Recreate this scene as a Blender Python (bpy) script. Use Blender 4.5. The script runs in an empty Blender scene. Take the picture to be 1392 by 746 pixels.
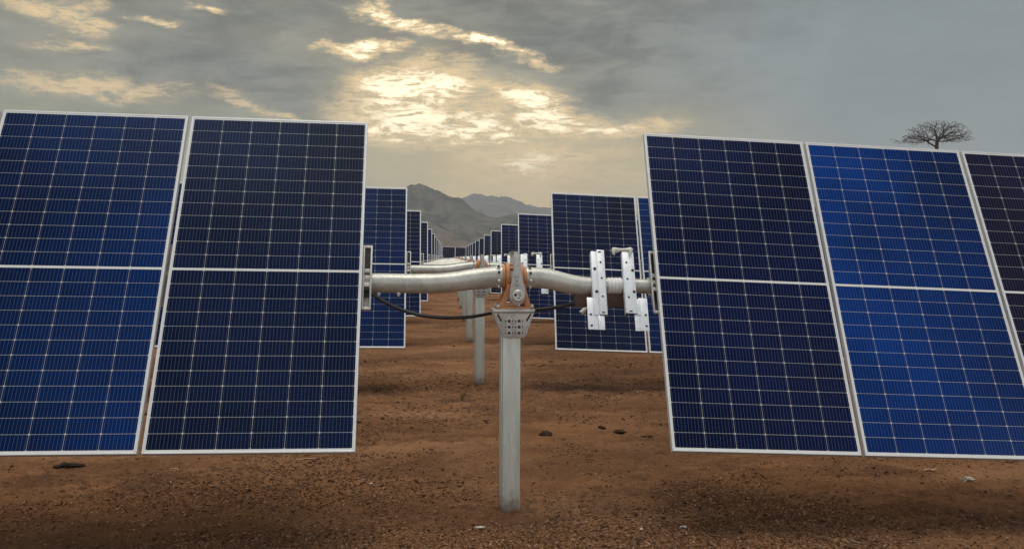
import bpy, bmesh, math, random
import numpy as np
from mathutils import Vector, Matrix

R = math.radians
scene = bpy.context.scene
COL = scene.collection
random.seed(7)
RNG = np.random.default_rng(11)

# ------------------------------------------------------------------ camera
FPX, YAW, PITCH, ROLL, EYE = 1210.28, 0.1156, 0.0192, 0.0033, 1.4983
cam_data = bpy.data.cameras.new("camera")
cam = bpy.data.objects.new("camera", cam_data)
COL.objects.link(cam)
fw = Vector((math.sin(YAW)*math.cos(PITCH), math.cos(YAW)*math.cos(PITCH), -math.sin(PITCH)))
rt = Vector((math.cos(YAW), -math.sin(YAW), 0))
up = rt.cross(fw)
rt2 = math.cos(ROLL)*rt + math.sin(ROLL)*up
up2 = -math.sin(ROLL)*rt + math.cos(ROLL)*up
m = Matrix((rt2, up2, -fw)).transposed().to_4x4()
m.translation = (0, 0, EYE)
cam.matrix_world = m
cam_data.sensor_fit = 'HORIZONTAL'
cam_data.sensor_width = 36.0
cam_data.lens = 36.0*FPX/1392.0
cam_data.clip_start = 0.05
cam_data.clip_end = 30000
scene.camera = cam

# ------------------------------------------------------------------ light, exposure
SUN_AZ, SUN_EL = R(2.5), R(87.5)
scene.view_settings.view_transform = 'Standard'
scene.view_settings.look = 'None'
scene.view_settings.exposure = 0.0
scene.view_settings.gamma = 1.0
scene.view_settings.use_curve_mapping = False
try:
    scene.cycles.use_denoising = True
    scene.cycles.volume_bounces = 0
    scene.cycles.max_bounces = 6
except Exception:
    pass

sd = bpy.data.lights.new("sun", 'SUN')
sd.energy = 2.1
sd.angle = R(34)
sd.color = (1.0, 0.9, 0.74)
sun = bpy.data.objects.new("sun", sd)
COL.objects.link(sun)
sdir = Vector((math.sin(SUN_AZ)*math.cos(SUN_EL), math.cos(SUN_AZ)*math.cos(SUN_EL), math.sin(SUN_EL)))
sun.rotation_euler = sdir.to_track_quat('Z', 'Y').to_euler()
sun.location = (0, 0, 30)


class NT:
    """small helper that builds node trees"""
    def __init__(self, tree):
        self.t = tree
        self.n = tree.nodes
        self.l = tree.links

    def put(self, sock, v):
        if hasattr(v, 'is_output'):
            self.l.new(v, sock)
        elif isinstance(v, (tuple, list)) and len(v) == 3 and sock.type == 'RGBA':
            sock.default_value = (*v, 1)
        else:
            sock.default_value = v

    def math(self, op, a, b=None, c=None, clamp=False):
        n = self.n.new('ShaderNodeMath'); n.operation = op; n.use_clamp = clamp
        for i, v in enumerate((a, b, c)):
            if v is not None: self.put(n.inputs[i], v)
        return n.outputs[0]

    def add(self, a, b): return self.math('ADD', a, b)
    def sub(self, a, b): return self.math('SUBTRACT', a, b)
    def mul(self, a, b): return self.math('MULTIPLY', a, b)
    def lt(self, a, b): return self.math('LESS_THAN', a, b)

    def step(self, v, a, b, lo=0.0, hi=1.0):
        n = self.n.new('ShaderNodeMapRange'); n.interpolation_type = 'SMOOTHSTEP'
        self.put(n.inputs[0], v); n.inputs[1].default_value = a; n.inputs[2].default_value = b
        n.inputs[3].default_value = lo; n.inputs[4].default_value = hi
        return n.outputs[0]

    def mix(self, f, a, b, mode='MIX'):
        n = self.n.new('ShaderNodeMix'); n.data_type = 'RGBA'; n.blend_type = mode
        n.clamp_result = False
        self.put(n.inputs[0], f); self.put(n.inputs[6], a); self.put(n.inputs[7], b)
        return n.outputs[2]

    def noise(self, vec, scale, detail=4, rough=0.55, dist=0.0, w=None):
        n = self.n.new('ShaderNodeTexNoise')
        if w is not None:
            n.noise_dimensions = '4D'; n.inputs['W'].default_value = w
        if vec is not None: self.l.new(vec, n.inputs['Vector'])
        n.inputs['Scale'].default_value = scale; n.inputs['Detail'].default_value = detail
        n.inputs['Roughness'].default_value = rough; n.inputs['Distortion'].default_value = dist
        return n.outputs['Fac']

    def xyz(self, x, y, z):
        n = self.n.new('ShaderNodeCombineXYZ')
        for i, v in enumerate((x, y, z)): self.put(n.inputs[i], v)
        return n.outputs[0]

    def sep(self, v):
        n = self.n.new('ShaderNodeSeparateXYZ'); self.l.new(v, n.inputs[0])
        return n.outputs[0], n.outputs[1], n.outputs[2]


def build_world():
    w = bpy.data.worlds.new("World")
    scene.world = w
    w.use_nodes = True
    w.node_tree.nodes.clear()
    k = NT(w.node_tree)
    out = k.n.new('ShaderNodeOutputWorld')
    bg = k.n.new('ShaderNodeBackground'); bg.inputs[1].default_value = 0.1
    k.l.new(bg.outputs[0], out.inputs[0])
    sky = k.n.new('ShaderNodeTexSky'); sky.sky_type = 'NISHITA'; sky.sun_disc = False
    sky.sun_elevation = SUN_EL; sky.sun_rotation = SUN_AZ
    sky.dust_density = 3.0; sky.air_density = 1.0
    tc = k.n.new('ShaderNodeTexCoord')
    d = tc.outputs['Generated']
    x, y, z = k.sep(d)
    deg = 57.29578
    az = k.mul(k.math('ARCTAN2', x, y), deg)
    el = k.mul(k.math('ARCSINE', z), deg)
    base = k.xyz(x, y, k.mul(z, 2.6))
    warp = k.noise(base, 7.0, 7, 0.62)
    warp2 = k.noise(base, 7.0, 7, 0.62, w=9.0)
    azw = k.add(az, k.mul(k.sub(warp, 0.5), 13.0))
    elw = k.add(el, k.mul(k.sub(warp2, 0.5), 5.5))

    def blob(a0, e0, sa, se, shear=0.0, hard=False):
        A, E_ = (az, el) if hard else (azw, elw)
        da = k.sub(A, a0)
        de = k.sub(E_, e0)
        if shear: de = k.add(de, k.mul(da, shear))
        q = k.add(k.math('POWER', k.math('ABSOLUTE', k.math('DIVIDE', da, sa)), 2.0),
                  k.math('POWER', k.math('ABSOLUTE', k.math('DIVIDE', de, se)), 2.0))
        return k.math('EXPONENT', k.mul(q, -1.0))

    def px(sets):
        out = None
        for w_, q in sets:
            v = k.mul(blob(*q), w_)
            out = v if out is None else k.math('MAXIMUM', out, v)
        return out

    # cloud deck: warm grey on the sun side, smooth blue grey to the right
    right = k.step(azw, 8.0, 30.0)
    deck = k.mix(right, (0.215, 0.213, 0.168), (0.236, 0.276, 0.288))
    big = k.noise(base, 6.5, 10, 0.60, 0.5, w=2.0)
    rag = k.noise(k.xyz(x, y, k.mul(z, 3.4)), 17.0, 10, 0.66, 0.8, w=5.0)
    lump = k.add(k.mul(big, 0.60), k.mul(rag, 0.40))
    mod = k.step(lump, 0.38, 0.63, 0.62, 1.52)
    flat = k.sub(1.0, k.mul(right, 0.80))
    mod = k.add(k.mul(k.sub(mod, 1.0), flat), 1.0)
    deck = k.mix(1.0, deck, k.xyz(mod, mod, mod), 'MULTIPLY')
    # paler air low over the horizon, warm towards the sun
    low = k.math('EXPONENT', k.mul(k.math('POWER', k.math('DIVIDE', k.math('MAXIMUM', el, 0.0), 8.6), 4.0), -1.0))
    pale = k.mix(k.step(azw, 6.0, 30.0), (0.56, 0.53, 0.28), (0.285, 0.325, 0.325))
    deck = k.mix(k.mul(low, 0.70), deck, pale)
    warm = blob(8.0, 3.4, 9.5, 4.2)
    deck = k.mix(k.mul(warm, 0.85), deck, (1.15, 0.76, 0.235))
    glow = px([(1.0, (1.5, 9.4, 7.0, 3.2)), (0.8, (8.5, 7.2, 6.5, 2.2))])
    deck = k.mix(k.mul(glow, 0.60), deck, (0.90, 0.72, 0.38))
    deck = k.mix(k.mul(px([(1.0, (-19.0, 12.5, 7.0, 3.2)), (0.8, (-4.0, 13.8, 8.0, 2.2))]), 0.40), deck, (0.43, 0.39, 0.275))
    # heavy dark banks
    bank = px([(1.0, (-12.5, 11.0, 6.5, 1.9)), (0.9, (-7.5, 9.8, 3.6, 1.6)), (0.85, (-26.0, 11.3, 4.2, 1.2)), (0.8, (9.5, 13.6, 8.0, 1.5)), (0.85, (4.2, 12.5, 2.6, 0.75)),
               (0.7, (-8.0, 14.9, 6.0, 1.0)), (0.6, (12.5, 10.8, 4.5, 1.5)), (0.5, (6.5, 9.6, 2.0, 0.5)), (0.5, (-14.0, 14.0, 5.0, 0.9))])
    bankc = k.mix(k.step(rag, 0.35, 0.65), (0.100, 0.110, 0.096), (0.225, 0.230, 0.195))
    deck = k.mix(k.mul(bank, 0.82), deck, bankc)
    # torn, glowing breaks round the hidden sun
    fine = k.noise(k.xyz(x, y, k.mul(z, 3.8)), 30.0, 13, 0.72, 1.1)
    mid = k.noise(k.xyz(x, y, k.mul(z, 3.2)), 12.0, 10, 0.64, 0.9, w=4.0)
    crack = k.sub(1.0, k.mul(k.math('ABSOLUTE', k.sub(k.noise(k.xyz(x, y, k.mul(z, 3.6)), 20.0, 9, 0.66, 1.0, w=12.0), 0.5)), 5.0))
    nn = k.add(k.add(k.mul(fine, 0.52), k.mul(mid, 0.26)), k.mul(k.math('MAXIMUM', crack, 0.0), 0.17))
    mask = px([(1.0, (0.3, 10.2, 5.4, 2.3)), (0.95, (2.0, 8.3, 8.0, 1.5)), (0.93, (8.5, 9.5, 5.4, 1.6, 0.12)), (0.80, (13.0, 8.2, 4.4, 0.9, 0.1)),
               (0.98, (-2.6, 13.2, 2.6, 0.45)), (0.98, (0.6, 14.5, 2.9, 0.5, 0.25)), (0.98, (5.0, 13.3, 4.0, 0.42, 0.16)), (0.9, (-1.2, 16.0, 1.4, 0.9, 0.6)),
               (0.58, (-18.6, 13.4, 2.2, 0.9)), (0.48, (-19.0, 11.9, 2.0, 0.6)), (0.52, (-19.0, 9.5, 5.5, 0.8, 0.10)), (0.54, (-9.5, 8.7, 4.5, 0.6, 0.15)),
               (0.72, (8.0, 5.7, 7.5, 2.2)), (0.72, (-12.0, 15.0, 1.8, 0.32)), (0.66, (-14.5, 13.9, 1.3, 0.28))])
    deck = k.mix(k.mul(k.step(mask, 0.1, 0.9), 0.58), deck, (0.80, 0.65, 0.37))
    val = k.add(nn, k.mul(mask, 0.17))
    br = k.mul(k.step(val, 0.515, 0.665), k.step(mask, 0.10, 0.62))
    hot = k.step(val, 0.615, 0.71)
    hotmask = k.mul(hot, k.step(mask, 0.55, 0.85))
    bc = k.mix(hotmask, (1.08, 0.77, 0.37), (2.1, 1.80, 1.22))
    deck = k.mix(k.mul(br, 0.88), deck, bc)
    vein = k.mul(k.mul(k.step(k.noise(k.xyz(x, y, k.mul(z, 4.2)), 42.0, 10, 0.7, 1.3, w=15.0), 0.53, 0.66), k.step(mask, 0.2, 0.7)), 0.55)
    deck = k.mix(vein, deck, (0.42, 0.37, 0.25))
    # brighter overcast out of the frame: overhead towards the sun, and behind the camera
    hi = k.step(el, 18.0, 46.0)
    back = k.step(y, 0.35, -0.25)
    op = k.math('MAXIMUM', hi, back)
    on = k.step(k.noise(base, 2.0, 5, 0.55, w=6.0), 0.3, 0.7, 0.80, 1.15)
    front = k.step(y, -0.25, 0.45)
    # unseen sky bands added behind the camera to shape panel reflections and post light
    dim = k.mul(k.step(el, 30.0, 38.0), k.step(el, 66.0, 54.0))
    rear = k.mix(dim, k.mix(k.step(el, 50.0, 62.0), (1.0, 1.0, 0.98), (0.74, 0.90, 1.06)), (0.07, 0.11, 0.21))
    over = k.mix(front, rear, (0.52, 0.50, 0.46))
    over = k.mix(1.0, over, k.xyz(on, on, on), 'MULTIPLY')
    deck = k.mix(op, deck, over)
    # clear sky seen faintly through the deck; ground side dim
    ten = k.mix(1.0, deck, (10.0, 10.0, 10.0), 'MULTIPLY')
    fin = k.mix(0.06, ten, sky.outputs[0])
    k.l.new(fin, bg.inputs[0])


build_world()


# ------------------------------------------------------------------ materials
def new_mat(name):
    m = bpy.data.materials.new(name); m.use_nodes = True
    m.node_tree.nodes.clear()
    k = NT(m.node_tree)
    out = k.n.new('ShaderNodeOutputMaterial')
    b = k.n.new('ShaderNodeBsdfPrincipled')
    k.l.new(b.outputs[0], out.inputs[0])
    return m, k, b


def bump(k, b, height, strength, dist=0.01):
    n = k.n.new('ShaderNodeBump'); n.inputs['Strength'].default_value = strength
    n.inputs['Distance'].default_value = dist
    k.l.new(height, n.inputs['Height']); k.l.new(n.outputs[0], b.inputs['Normal'])


def obj_coord(k):
    return k.n.new('ShaderNodeTexCoord').outputs['Object']


def metal_mat(name, c1, c2, metallic, rough, scale, stain=None, stain_amt=0.0, stretch=(1, 1, 1), bmp=0.05):
    m, k, b = new_mat(name)
    v = obj_coord(k)
    mp = k.n.new('ShaderNodeMapping'); mp.inputs['Scale'].default_value = stretch
    k.l.new(v, mp.inputs[0]); v = mp.outputs[0]
    n1 = k.noise(v, scale, 6, 0.65)
    n2 = k.noise(v, scale*5.5, 3, 0.6, w=3.0)
    f = k.step(k.add(k.mul(n1, 0.65), k.mul(n2, 0.35)), 0.36, 0.64)
    c = k.mix(f, c1, c2)
    if stain:
        s = k.step(k.noise(v, scale*1.7, 8, 0.72, 0.8, w=7.0), 0.60, 0.70)
        c = k.mix(k.mul(s, stain_amt), c, stain)
    k.l.new(c, b.inputs['Base Color'])
    b.inputs['Metallic'].default_value = metallic
    r = k.step(n2, 0.3, 0.7, rough-0.08, rough+0.1)
    k.l.new(r, b.inputs['Roughness'])
    bump(k, b, n2, bmp, 0.004)
    return m


MAT = {}
MAT['tube'] = metal_mat("galvanised_tube", (0.41, 0.42, 0.385), (0.57, 0.575, 0.53), 0.3, 0.42, 9.0,
                        (0.22, 0.20, 0.155), 0.7, (1.0, 1, 0.7), 0.35)
MAT['post'] = metal_mat("galvanised_post", (0.50, 0.54, 0.49), (0.66, 0.69, 0.63), 0.35, 0.5, 7.0,
                        (0.40, 0.42, 0.37), 0.55, (2.4, 2.4, 0.28), 0.2)
_pt = MAT['post'].node_tree
_k = NT(_pt)
_b = [n for n in _pt.nodes if n.type == 'BSDF_PRINCIPLED'][0]
_src = _b.inputs['Base Color'].links[0].from_socket
_oc = obj_coord(_k)
_zz = _k.sep(_oc)[2]
_mud = _k.step(_k.add(_zz, _k.mul(_k.sub(_k.noise(_oc, 22.0, 6, 0.7, w=5.0), 0.5), 0.30)), 0.16, 0.0)
_pt.links.new(_k.mix(_k.mul(_mud, 0.85), _src, (0.17, 0.085, 0.042)), _b.inputs['Base Color'])
MAT['plate'] = metal_mat("galvanised_plate", (0.44, 0.45, 0.43), (0.58, 0.59, 0.565), 0.4, 0.45, 30.0,
                         (0.30, 0.28, 0.24), 0.3)
MAT['rail'] = metal_mat("bright_zinc_rail", (0.68, 0.72, 0.75), (0.80, 0.84, 0.87), 0.15, 0.4, 25.0,
                        (0.48, 0.48, 0.46), 0.35)
MAT['oldrail'] = metal_mat("dull_zinc_rail", (0.36, 0.36, 0.34), (0.55, 0.55, 0.52), 0.3, 0.5, 22.0,
                           (0.2, 0.19, 0.17), 0.4)
MAT['orange'] = metal_mat("orange_casting", (0.42, 0.175, 0.075), (0.60, 0.285, 0.135), 0.0, 0.55, 35.0,
                          (0.24, 0.09, 0.035), 0.55)
MAT['bolt'] = metal_mat("dark_bolt_steel", (0.05, 0.05, 0.05), (0.13, 0.13, 0.125), 0.6, 0.45, 60.0)
MAT['dark'] = metal_mat("slot_shadow_steel", (0.018, 0.018, 0.018), (0.03, 0.03, 0.03), 0.0, 0.7, 60.0)
MAT['pin'] = metal_mat("pale_pin_steel", (0.55, 0.55, 0.53), (0.68, 0.68, 0.65), 0.5, 0.4, 60.0, (0.3, 0.29, 0.27), 0.4)
MAT['alu'] = metal_mat("frame_aluminium", (0.66, 0.68, 0.68), (0.74, 0.76, 0.755), 0.3, 0.38, 14.0, (0.55, 0.52, 0.46), 0.25)
MAT['wrap'] = metal_mat("white_wrap", (0.68, 0.69, 0.67), (0.80, 0.81, 0.79), 0.0, 0.6, 40.0, (0.40, 0.37, 0.31), 0.35)
MAT['rag'] = metal_mat("pale_rag", (0.52, 0.52, 0.47), (0.70, 0.70, 0.65), 0.0, 0.85, 45.0, (0.28, 0.25, 0.19), 0.4)
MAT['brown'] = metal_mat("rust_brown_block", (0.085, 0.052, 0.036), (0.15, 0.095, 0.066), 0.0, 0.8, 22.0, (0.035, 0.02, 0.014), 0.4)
MAT['cable'] = metal_mat("black_cable", (0.012, 0.012, 0.013), (0.024, 0.024, 0.024), 0.0, 0.42, 25.0)
MAT['back'] = metal_mat("white_backsheet", (0.58, 0.58, 0.57), (0.66, 0.66, 0.65), 0.0, 0.55, 8.0)

PW, PH, PGAP = 1.0455, 2.0779, 0.0226      # module width, height, gap
FRW = 0.0095                             # visible frame face
LW, LH = PW-2*FRW, PH-2*FRW              # laminate


def cell_material():
    m, k, b = new_mat("solar_cells")
    uv = k.n.new('ShaderNodeUVMap'); uv.uv_map = "UVMap"
    u, v, _ = k.sep(uv.outputs[0])
    X = k.mul(u, LW); Z = k.mul(v, LH)
    mx, mz, strip = 0.006, 0.010, 0.0135
    cw = (LW-2*mx)/6; ch = (LH/2-mz-strip/2)/12
    cx = k.math('DIVIDE', k.sub(X, mx), cw)
    zs = k.sub(Z, LH/2)
    zc = k.math('DIVIDE', k.sub(k.math('ABSOLUTE', zs), strip/2), ch)
    # the white margin and centre strip
    outside = k.math('MAXIMUM', k.lt(k.sub(3.0, k.math('ABSOLUTE', k.sub(cx, 3.0))), 0.0),
                     k.lt(k.sub(6.0, k.math('ABSOLUTE', k.sub(zc, 6.0))), 0.0))
    fx = k.math('FRACT', cx); fz = k.math('FRACT', zc)
    dx = k.mul(k.sub(0.5, k.math('ABSOLUTE', k.sub(fx, 0.5))), cw)
    dz = k.mul(k.sub(0.5, k.math('ABSOLUTE', k.sub(fz, 0.5))), ch)
    gapm = k.math('MAXIMUM', k.lt(dx, 0.0008), k.lt(dz, 0.0008))
    corner = k.lt(k.add(dx, dz), 0.0072)
    gapm = k.math('MAXIMUM', gapm, corner)
    # nine bright busbars per cell
    bb = k.math('ABSOLUTE', k.sub(k.math('FRACT', k.mul(fx, 9.0)), 0.5))
    bus = k.lt(k.mul(bb, cw/9), 0.00048)
    wn = k.n.new('ShaderNodeTexWhiteNoise'); wn.noise_dimensions = '3D'
    k.l.new(k.xyz(k.math('FLOOR', cx), k.math('FLOOR', k.mul(zc, k.math('SIGN', zs))), 0.0), wn.inputs[0])
    oi = k.n.new('ShaderNodeObjectInfo')
    var = k.mul(k.step(wn.outputs['Value'], 0.0, 1.0, 0.92, 1.08), k.step(k.noise(obj_coord(k), 1.1, 3, 0.5, w=21.0), 0.32, 0.68, 0.66, 1.34))
    drift = k.add(1.0, k.mul(k.mul(k.sub(oi.outputs['Alpha'], 0.5), 1.7), k.sub(u, 0.5)))
    var = k.mul(var, drift)
    cellc = k.mix(1.0, oi.outputs['Color'], k.xyz(var, var, var), 'MULTIPLY')
    c = k.mix(bus, cellc, (0.135, 0.14, 0.15))
    c = k.mix(gapm, c, (0.43, 0.43, 0.40))
    c = k.mix(outside, c, (0.66, 0.67, 0.66))
    # thin film of dust
    vo = obj_coord(k)
    dust = k.step(k.noise(vo, 1.6, 7, 0.65, w=1.5), 0.35, 0.75, 0.0, 0.006)
    c = k.mix(dust, c, (0.45, 0.38, 0.30))
    k.l.new(c, b.inputs['Base Color'])
    b.inputs['Roughness'].default_value = 0.10
    b.inputs['IOR'].default_value = 1.33
    wob = k.noise(vo, 2.2, 3, 0.5)
    bump(k, b, wob, 0.10, 0.02)
    return m


MAT['cell'] = cell_material()


def ground_material():
    m, k, b = new_mat("red_brown_soil")
    g = k.n.new('ShaderNodeNewGeometry')
    p = g.outputs['Position']
    mp = k.n.new('ShaderNodeMapping'); mp.inputs['Scale'].default_value = (0.55, 1.0, 1.0)
    k.l.new(p, mp.inputs[0]); ps = mp.outputs[0]
    n1 = k.noise(ps, 0.55, 6, 0.6)
    n2 = k.noise(ps, 2.6, 8, 0.68, 0.4, w=2.0)
    n3 = k.noise(p, 16.0, 8, 0.7, w=4.0)
    n4 = k.noise(p, 75.0, 4, 0.7, w=5.0)
    n5 = k.noise(p, 210.0, 2, 0.6, w=11.0)
    c = k.mix(k.step(n2, 0.34, 0.66), (0.195, 0.090, 0.041), (0.345, 0.168, 0.078))
    far = k.step(k.noise(ps, 0.16, 7, 0.68, 0.4, w=51.0), 0.44, 0.62)
    c = k.mix(k.mul(far, 0.55), c, (0.115, 0.056, 0.030))
    rough = k.step(k.noise(ps, 0.8, 5, 0.6, 0.3, w=31.0), 0.40, 0.62, 0.15, 1.0)
    c = k.mix(k.mul(k.step(n1, 0.48, 0.66), 0.55), c, (0.44, 0.25, 0.135))
    c = k.mix(k.mul(k.step(k.noise(ps, 0.42, 5, 0.6, w=41.0), 0.46, 0.64), 0.6), c, (0.125, 0.060, 0.031))
    c = k.mix(k.mul(k.mul(k.step(n3, 0.46, 0.60), 0.85), rough), c, (0.085, 0.042, 0.022))
    lit = k.mul(k.step(k.noise(ps, 1.35, 6, 0.66, 0.5, w=8.0), 0.50, 0.62), k.step(n4, 0.42, 0.58))
    c = k.mix(k.mul(lit, 0.80), c, (0.045, 0.028, 0.020))
    c = k.mix(k.mul(k.mul(k.step(n4, 0.57, 0.68), 0.65), rough), c, (0.46, 0.28, 0.16))
    c = k.mix(k.mul(k.mul(k.step(n4, 0.46, 0.36), 0.85), rough), c, (0.045, 0.025, 0.016))
    c = k.mix(k.mul(k.mul(k.step(n5, 0.58, 0.75), 0.35), rough), c, (0.40, 0.25, 0.15))
    c = k.mix(k.mul(k.step(n5, 0.42, 0.28), 0.5), c, (0.035, 0.02, 0.014))
    k.l.new(c, b.inputs['Base Color'])
    b.inputs['Roughness'].default_value = 0.95
    b.inputs['Specular IOR Level'].default_value = 0.15
    h = k.add(k.mul(n3, 0.55), k.mul(n4, 0.35))
    bump(k, b, h, 1.0, 0.06)
    return m


MAT['soil'] = ground_material()


def simple(name, c1, c2, scale=8.0, rough=0.9):
    m, k, b = new_mat(name)
    v = obj_coord(k)
    f = k.step(k.noise(v, scale, 6, 0.65), 0.35, 0.65)
    k.l.new(k.mix(f, c1, c2), b.inputs['Base Color'])
    b.inputs['Roughness'].default_value = rough
    b.inputs['Specular IOR Level'].default_value = 0.2
    return m


def litter_material(name, cols):
    m, k, b = new_mat(name)
    a = k.n.new('ShaderNodeAttribute'); a.attribute_name = "tone"
    r = k.n.new('ShaderNodeValToRGB'); cr = r.color_ramp
    while len(cr.elements) < len(cols): cr.elements.new(0.5)
    for i, c in enumerate(cols):
        cr.elements[i].position = i/(len(cols)-1); cr.elements[i].color = (*c, 1)
    k.l.new(a.outputs['Fac'], r.inputs[0]); k.l.new(r.outputs[0], b.inputs['Base Color'])
    b.inputs['Roughness'].default_value = 0.9
    b.inputs['Specular IOR Level'].default_value = 0.2
    return m


MAT['chips'] = litter_material("bark_chips", [(0.040, 0.023, 0.015), (0.09, 0.045, 0.024), (0.17, 0.082, 0.041), (0.26, 0.135, 0.066), (0.36, 0.22, 0.125)])
MAT['straw'] = litter_material("dry_stems", [(0.05, 0.033, 0.022), (0.16, 0.10, 0.06), (0.33, 0.24, 0.15), (0.24, 0.13, 0.07)])
MAT['char'] = simple("charred_wood", (0.012, 0.010, 0.009), (0.035, 0.026, 0.02), 30)
MAT['clod'] = simple("dark_earth", (0.028, 0.017, 0.011), (0.06, 0.034, 0.02), 40)
MAT['scrap'] = simple("pale_scrap", (0.42, 0.38, 0.32), (0.62, 0.58, 0.52), 40)
MAT['woodscrap'] = simple("pale_wood", (0.34, 0.20, 0.12), (0.48, 0.32, 0.21), 40)
MAT['tuft'] = simple("dry_green_blades", (0.10, 0.12, 0.03), (0.22, 0.22, 0.07), 30)
MAT['bark'] = simple("grey_bark", (0.06, 0.052, 0.046), (0.11, 0.098, 0.088), 1.2)
MAT['twig'] = simple("grey_twigs", (0.055, 0.048, 0.043), (0.09, 0.08, 0.072), 1.2)


def hill_material(name, rock, veg, red):
    m, k, b = new_mat(name)
    g = k.n.new('ShaderNodeNewGeometry'); p = g.outputs['Position']
    _, _, pz = k.sep(p)
    n1 = k.noise(p, 0.010, 8, 0.68)
    n2 = k.noise(p, 0.05, 6, 0.65, w=3.0)
    c = k.mix(k.step(k.add(k.mul(n1, 0.5), k.mul(n2, 0.5)), 0.42, 0.58), veg, rock)
    f = k.mul(k.step(k.noise(p, 0.006, 5, 0.6, w=9.0), 0.46, 0.6), k.step(pz, 70.0, 10.0))
    c = k.mix(k.mul(f, 0.6), c, red)
    k.l.new(c, b.inputs['Base Color'])
    b.inputs['Roughness'].default_value = 1.0
    b.inputs['Specular IOR Level'].default_value = 0.0
    return m


MAT['hill'] = hill_material("scrubby_rock", (0.135, 0.122, 0.105), (0.058, 0.060, 0.050), (0.21, 0.115, 0.07))


# ------------------------------------------------------------------ mesh helpers
def link_mesh(name, bm, mats, parent=None, smooth=True, angle=35):
    me = bpy.data.meshes.new(name)
    bmesh.ops.recalc_face_normals(bm, faces=bm.faces)
    bm.to_mesh(me); bm.free()
    return link_data(name, me, mats, parent, smooth, angle)


def link_data(name, me, mats, parent=None, smooth=True, angle=35):
    for mm in (mats if isinstance(mats, (list, tuple)) else [mats]):
        me.materials.append(mm)
    if smooth:
        me.polygons.foreach_set("use_smooth", [True]*len(me.polygons))
        try: me.set_sharp_from_angle(angle=R(angle))
        except Exception: pass
    o = bpy.data.objects.new(name, me); COL.objects.link(o)
    if parent is not None: o.parent = parent
    return o


def box(bm, lo, hi, bev=0.0, mat=None, mi=0):
    """axis aligned box, optionally bevelled, then moved by matrix"""
    c = [(a+b)/2 for a, b in zip(lo, hi)]; s = [abs(b-a) for a, b in zip(lo, hi)]
    r = bmesh.ops.create_cube(bm, size=1.0)
    vs = r['verts']
    bmesh.ops.scale(bm, vec=s, verts=vs)
    bmesh.ops.translate(bm, vec=c, verts=vs)
    fs = list({f for v in vs for f in v.link_faces})
    if bev > 0:
        es = list({e for v in vs for e in v.link_edges})
        q = bmesh.ops.bevel(bm, geom=es, offset=bev, segments=2, affect='EDGES', profile=0.5)
        vs = list({v for f in q['faces'] for v in f.verts} | {v for v in vs if v.is_valid})
        fs = list({f for v in vs for f in v.link_faces})
    for f in fs: f.material_index = mi
    if mat is not None: bmesh.ops.transform(bm, matrix=mat, verts=vs)
    return vs


def prism(bm, pts, y0, y1, bev=0.0, mat=None):
    """polygon in XZ extruded along Y"""
    a = [bm.verts.new((p[0], y0, p[1])) for p in pts]
    f = bm.faces.new(a)
    r = bmesh.ops.extrude_face_region(bm, geom=[f])
    nv = [g for g in r['geom'] if isinstance(g, bmesh.types.BMVert)]
    bmesh.ops.translate(bm, vec=(0, y1-y0, 0), verts=nv)
    vs = a+nv
    if bev > 0:
        es = list({e for v in vs for e in v.link_edges})
        q = bmesh.ops.bevel(bm, geom=es, offset=bev, segments=2, affect='EDGES', profile=0.5)
        vs = list({v for f in q['faces'] for v in f.verts} | {v for v in vs if v.is_valid})
    if mat is not None: bmesh.ops.transform(bm, matrix=mat, verts=vs)
    return vs


def tube(bm, pts, rads, seg=20, cap=True):
    """swept round tube along pts; rads scalar or list"""
    pts = [Vector(p) for p in pts]
    if not hasattr(rads, '__len__'): rads = [rads]*len(pts)
    rings = []
    prev = None
    for i, p in enumerate(pts):
        t = (pts[min(i+1, len(pts)-1)]-pts[max(i-1, 0)]).normalized()
        if prev is None:
            a = Vector((0, 0, 1)) if abs(t.z) < 0.9 else Vector((1, 0, 0))
            n = t.cross(a).normalized()
        else:
            n = (prev-t*prev.dot(t)).normalized()
        prev = n
        b = t.cross(n)
        rings.append([bm.verts.new(p+(n*math.cos(2*math.pi*j/seg)+b*math.sin(2*math.pi*j/seg))*rads[i]) for j in range(seg)])
    for r0, r1 in zip(rings, rings[1:]):
        for j in range(seg):
            bm.faces.new((r0[j], r0[(j+1) % seg], r1[(j+1) % seg], r1[j]))
    if cap:
        bm.faces.new(rings[0][::-1]); bm.faces.new(rings[-1])
    return [v for r in rings for v in r]


def spline(keys, n):
    """Catmull-Rom through keys (tuples), n samples per span"""
    K = [np.array(q, float) for q in keys]
    K = [2*K[0]-K[1]]+K+[2*K[-1]-K[-2]]
    out = []
    for i in range(1, len(K)-2):
        p0, p1, p2, p3 = K[i-1:i+3]
        for s in range(n):
            t = s/n
            out.append(0.5*((2*p1)+(-p0+p2)*t+(2*p0-5*p1+4*p2-p3)*t*t+(-p0+3*p1-3*p2+p3)*t**3))
    out.append(K[-2])
    return out


def disc(bm, c, axis, r, h, seg=24, bev=0.0):
    """short cylinder centred on c along axis"""
    a = Vector(axis).normalized()
    c = Vector(c)
    if bev:
        return tube(bm, [c-a*h/2, c-a*h/2+a*bev*0.01, c-a*(h/2-bev), c+a*(h/2-bev), c+a*h/2-a*bev*0.01, c+a*h/2],
                    [r-bev, r-bev*0.99, r, r, r-bev*0.99, r-bev], seg)
    return tube(bm, [c-a*h/2, c+a*h/2], r, seg)


def empty(name, loc=(0, 0, 0)):
    o = bpy.data.objects.new(name, None); COL.objects.link(o); o.location = loc
    o.empty_display_size = 0.2
    return o


def tag(o, label, cat, group=None, kind=None):
    o['label'] = label; o['category'] = cat
    if group: o['group'] = group
    if kind: o['kind'] = kind
    return o


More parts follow.
